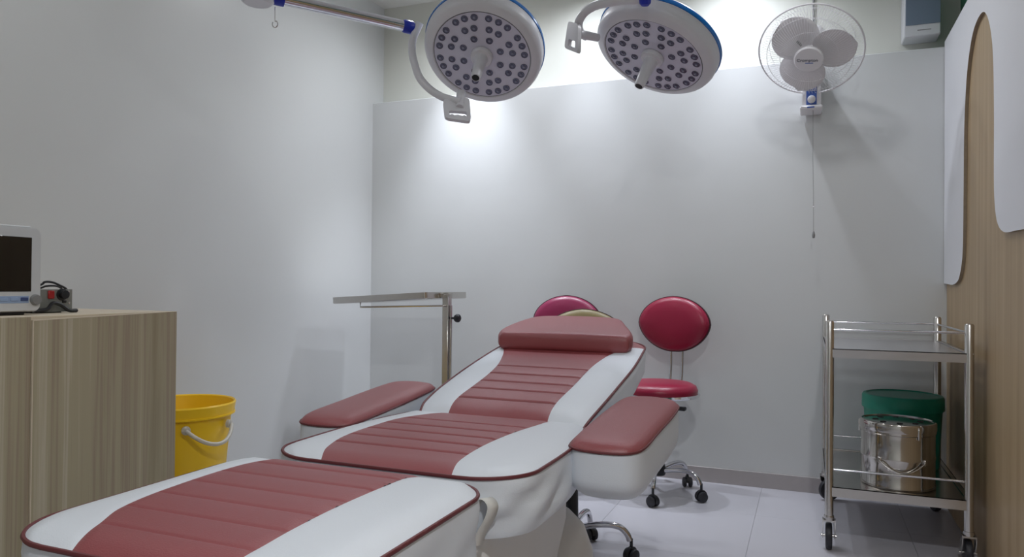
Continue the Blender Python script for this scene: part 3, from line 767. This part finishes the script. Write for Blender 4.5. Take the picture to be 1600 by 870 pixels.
# wire hook hanging from the arm
hk = dep(430, 8, (dirv*.17+j0-CP).dot(CF)); hk.z = j0.z-.02
hx = CR
hpt = [hk, hk-Vector((0, 0, .055))]+[hk-Vector((0, 0, .055+.014*(1-math.cos(a))))+hx*.009*math.sin(a)*1.2 for a in (.5, 1.1, 1.8, 2.5, 3.1, 3.8, 4.6, 5.3)]
tag(MB().tube(smoothpath([tuple(p) for p in hpt], 4), .0022, 6).build('wire_hook', 'steel'), 'small bent wire hook hanging from the chrome lamp arm', 'hook')
# lamp 2 yoke, grip, arm
yk = [(1006, -1, 2.70), (990, 0, 2.71), (970, 1, 2.75), (950, 4, 2.79), (930, 9, 2.83), (915, 18, 2.87), (906, 30, 2.90), (904, 42, 2.93), (908, 52, 2.95), (916, 57, 2.97)]
MB().tube(smoothpath([dep(*p) for p in yk], 4), .017, 12).build('yoke', 'lampw', lamp2, True)
MB().tube([dep(905, 53, 2.94), dep(934, 59, 2.99)], [.018, .016], 14).build('pivot', 'lampw', lamp2, True)
plate(lamp2, (dep(890, 34, 2.96), dep(906, 38, 2.88), dep(905, 84, 2.86), dep(884, 76, 2.94)), (.25, .8, .62, .88), .008)
top2 = dep(1008, -1, 2.68)
arm2 = thing('lamp_arm', 'white ceiling arm with a blue knob above the right surgical lamp', 'lamp arm', top2)
MB().lathe([(0, -.024), (.014, -.022), (.021, -.014), (.022, 0), (.022, .018), (.017, .022)], 24, T=Matrix.Translation(top2)).build('pivot_knob', 'blue', arm2, True, label='blue pivot knob')
MB().tube([top2+Vector((0, 0, .024)), top2+Vector((0, 0, .36)), top2+Vector((0, 0, .42))], .021, 20).build('drop_tube', 'lampw', arm2, True)
MB().tube([top2+Vector((0, 0, .40)), (-.95, 2.2, 2.58)], .024, 20).build('swing_tube', 'lampw', arm2, True)
MB().lathe([(0, 2.53), (.05, 2.53), (.05, 2.70), (.10, 2.72), (.11, CEIL), (0, CEIL)], 32, T=Matrix.Translation((-.95, 2.2, 0))).build('ceiling_mount', 'lampw', arm2, True)

# ================================================================== WALL FAN
fc = ony(1266.5, 79, 3.62)
toc = (CP-fc).normalized(); al = math.acos(.86)
im = (CR*-.22-CU*.975); im = (im-toc*im.dot(toc)).normalized()
fn = toc*math.cos(al)+im*math.sin(al)
FR = frame_from(fn, CU)
fan = thing('wall_fan', 'white three-blade fan in a wire cage mounted on the back wall', 'fan', fc, FR)
fr_ = .226
MB().tube([(fr_*math.cos(2*PI*k/96), fr_*math.sin(2*PI*k/96), 0) for k in range(96)], .0042, 8, closed=True).build('cage_ring', 'fanw', fan)
def wires(z0, r0, dz, name):
    m_ = MB()
    for k in range(96):
        a = 2*PI*k/96; c, s = math.cos(a), math.sin(a)
        pr = [(r0, z0), (r0+.05, z0-dz*.06), (fr_*.72, z0-dz*.25), (fr_*.92, z0-dz*.62), (fr_, 0)]
        m_.tube([(r*c, r*s, z) for r, z in pr], .00075, 4)
    for r, z in ((fr_*.55, z0-dz*.15), (fr_*.82, z0-dz*.40)):
        m_.tube([(r*math.cos(2*PI*k/72), r*math.sin(2*PI*k/72), z) for k in range(72)], .0011, 5, closed=True)
    return m_.build(name, 'fanw', fan, kind='stuff', smooth=60)
wires(-.072, .055, -.072, 'front_guard')
wires(.07, .05, .07, 'rear_guard')
MB().lathe([(.063, -.066), (.063, -.076), (.058, -.082), (.03, -.086), (0, -.087)], 48, cap=False).build('hub_cap', 'fanw', fan)
for k in range(3):
    a0 = math.radians([57, 177, -63][k]+0)
    rows = []
    ctr = []
    for q in range(25):
        u = q/24; r = .03+.168*u
        wdt = .10*math.sin(PI*min(1, (u*.93+.07)))**.5*(.6+.62*u)
        wdt = max(wdt, .012)
        row = []
        for j in range(9):
            v = j/8-.5
            ang = a0+(v*wdt*2.5)/max(r, .05)
            row.append((r*math.cos(ang), r*math.sin(ang), -.02+.028*v+.01*math.cos(v*3)))
        rows.append(row)
    b = MB().grid(rows).build('blade', 'fanb', fan, smooth=60)
    sd = b.modifiers.new('solid', 'SOLIDIFY'); sd.thickness = .002
MB().lathe([(0, -.045), (.034, -.045), (.036, -.01), (.03, .0)], 32).build('blade_hub', 'fanw', fan)
MB().lathe([(.03, .0), (.05, .05), (.056, .07), (.056, .12), (.045, .15), (0, .155)], 36, cap=False).build('motor', 'fanw', fan)
MB().tube([(.03, .05, -.035), (.045, .075, -.03)], .006, 8).build('blade_clip', 'knob', fan)
def text_mesh(name, body, size, mt, parent, T, ext=.0004, bold=0):
    cu = bpy.data.curves.new(name, 'FONT'); cu.body = body; cu.size = size; cu.extrude = ext; cu.align_x = 'CENTER'; cu.align_y = 'CENTER'; cu.offset = bold
    ob = bpy.data.objects.new(name+'_tmp', cu); COL.objects.link(ob)
    dg = bpy.context.evaluated_depsgraph_get(); me = bpy.data.meshes.new_from_object(ob.evaluated_get(dg)); me.name = name
    bpy.data.objects.remove(ob); me.transform(T); me.materials.clear(); me.materials.append(M[mt])
    o = bpy.data.objects.new(name, me); COL.objects.link(o); o.parent = parent; TM[o.name] = TM[parent.name]
    return o
# local -Z faces the viewer: flip text to face it
FL = Matrix.Translation((.004, .002, -.0875)) @ Matrix.Rotation(math.radians(9), 4, 'Z') @ Matrix.Rotation(PI, 4, 'Y')
fc_hub = text_mesh('lettering', 'Crompton', .021, 'ink', fan, FL)
FL2 = Matrix.Translation((-.002, -.013, -.0868)) @ Matrix.Rotation(math.radians(9), 4, 'Z')
MB().box((-.017, -.0022, 0), (.017, .0022, .001), T=FL2).build('print_line', 'label', fan)
# wall bracket and control box (world space)
cbz0, cbz1 = 1.857, 2.05
MB().box((-.04, 3.775, cbz0+.004), (.044, 3.905, cbz1), bev=.008).build('control_box', 'fanw', fan, True)
MB().box((-.05, 3.758, cbz0-.004), (.05, 3.90, cbz0+.014), bev=.005).build('box_lip', 'fanw', fan, True)
MB().box((-.022, 3.773, 1.876), (.024, 3.776, 2.04)).build('label_plate', 'label', fan, True, label='blue label')
MB().lathe([(.018, 0), (.018, .012), (.014, .015), (0, .015)], 24, T=Matrix.Translation((.001, 3.774, 1.900)) @ Matrix.Rotation(PI/2, 4, 'X')).build('speed_dial', 'fanw', fan, True)
for k in range(4):
    x = -.017+k*.0105
    MB().add([(x, 3.7715, 1.945), (x+.004, 3.7715, 1.945), (x+.008, 3.7715, 2.02), (x+.004, 3.7715, 2.02), (x, 3.7735, 1.945), (x+.004, 3.7735, 1.945), (x+.008, 3.7735, 2.02), (x+.004, 3.7735, 2.02)],
             [(0, 1, 2, 3), (4, 7, 6, 5), (0, 4, 5, 1), (2, 6, 7, 3), (0, 3, 7, 4), (1, 5, 6, 2)]).build('label_stripe', 'fanw', fan, True)
MB().box((-.018, 3.7568, cbz0+.001), (.014, 3.759, cbz0+.007)).build('print_line', 'label', fan, True)
MB().tube(smoothpath([Vector((0, 3.86, 2.03)), Vector((0, 3.80, 2.09)), Vector(fc)-fn*.13], 5), .026, 14).build('neck', 'fanw', fan, True)
# pull cord
MB().tube([(.008, 3.79, cbz0), (.008, 3.79, 1.62), (.012, 3.79, 1.45), (.013, 3.79, 1.27)], .0011, 6).build('pull_cord', 'knob', fan, True)
MB().lathe([(0, 0), (.006, .004), (.007, .015), (.004, .032), (0, .036)], 12, T=Matrix.Translation((.013, 3.79, 1.24))).build('cord_weight', 'knob', fan, True)
MB().lathe([(0, 0), (.005, .005), (0, .01)], 10, T=Matrix.Translation((.012, 3.79, 1.385))).build('cord_bead', 'fanw', fan, True)
# cable above the fan
tag(MB().tube([(.008, 4.022, CEIL-.01), (.008, 4.022, 2.16), (.006, 3.90, 2.14), (.004, 3.86, 2.10)], .0055, 8).build('power_cable', 'knob'), 'grey cable running up the wall above the fan', 'cable')

# ================================================================== WALL BOX
wb = thing('wall_box', 'white box with a blue-grey front hung high on the back wall above the trolley', 'wall unit', (.48, 4.03, 2.2))
bx0, bx1, bz0 = .405, .556, 2.19
yf = 3.90
MB().box((bx0, yf, bz0), (bx1, 4.028, 2.52), bev=.004).build('case', 'boxw', wb, True)
MB().box((bx0+.006, yf-.003, bz0+.052), (bx1-.001, yf+.002, 2.50), bev=.001).build('front_window', 'boxb', wb, True, label='blue-grey front panel')
MB().box((bx0+.055, yf-.0006, bz0+.024), (bx0+.112, yf+.001, bz0+.028)).build('print_line', 'knob', wb, True)
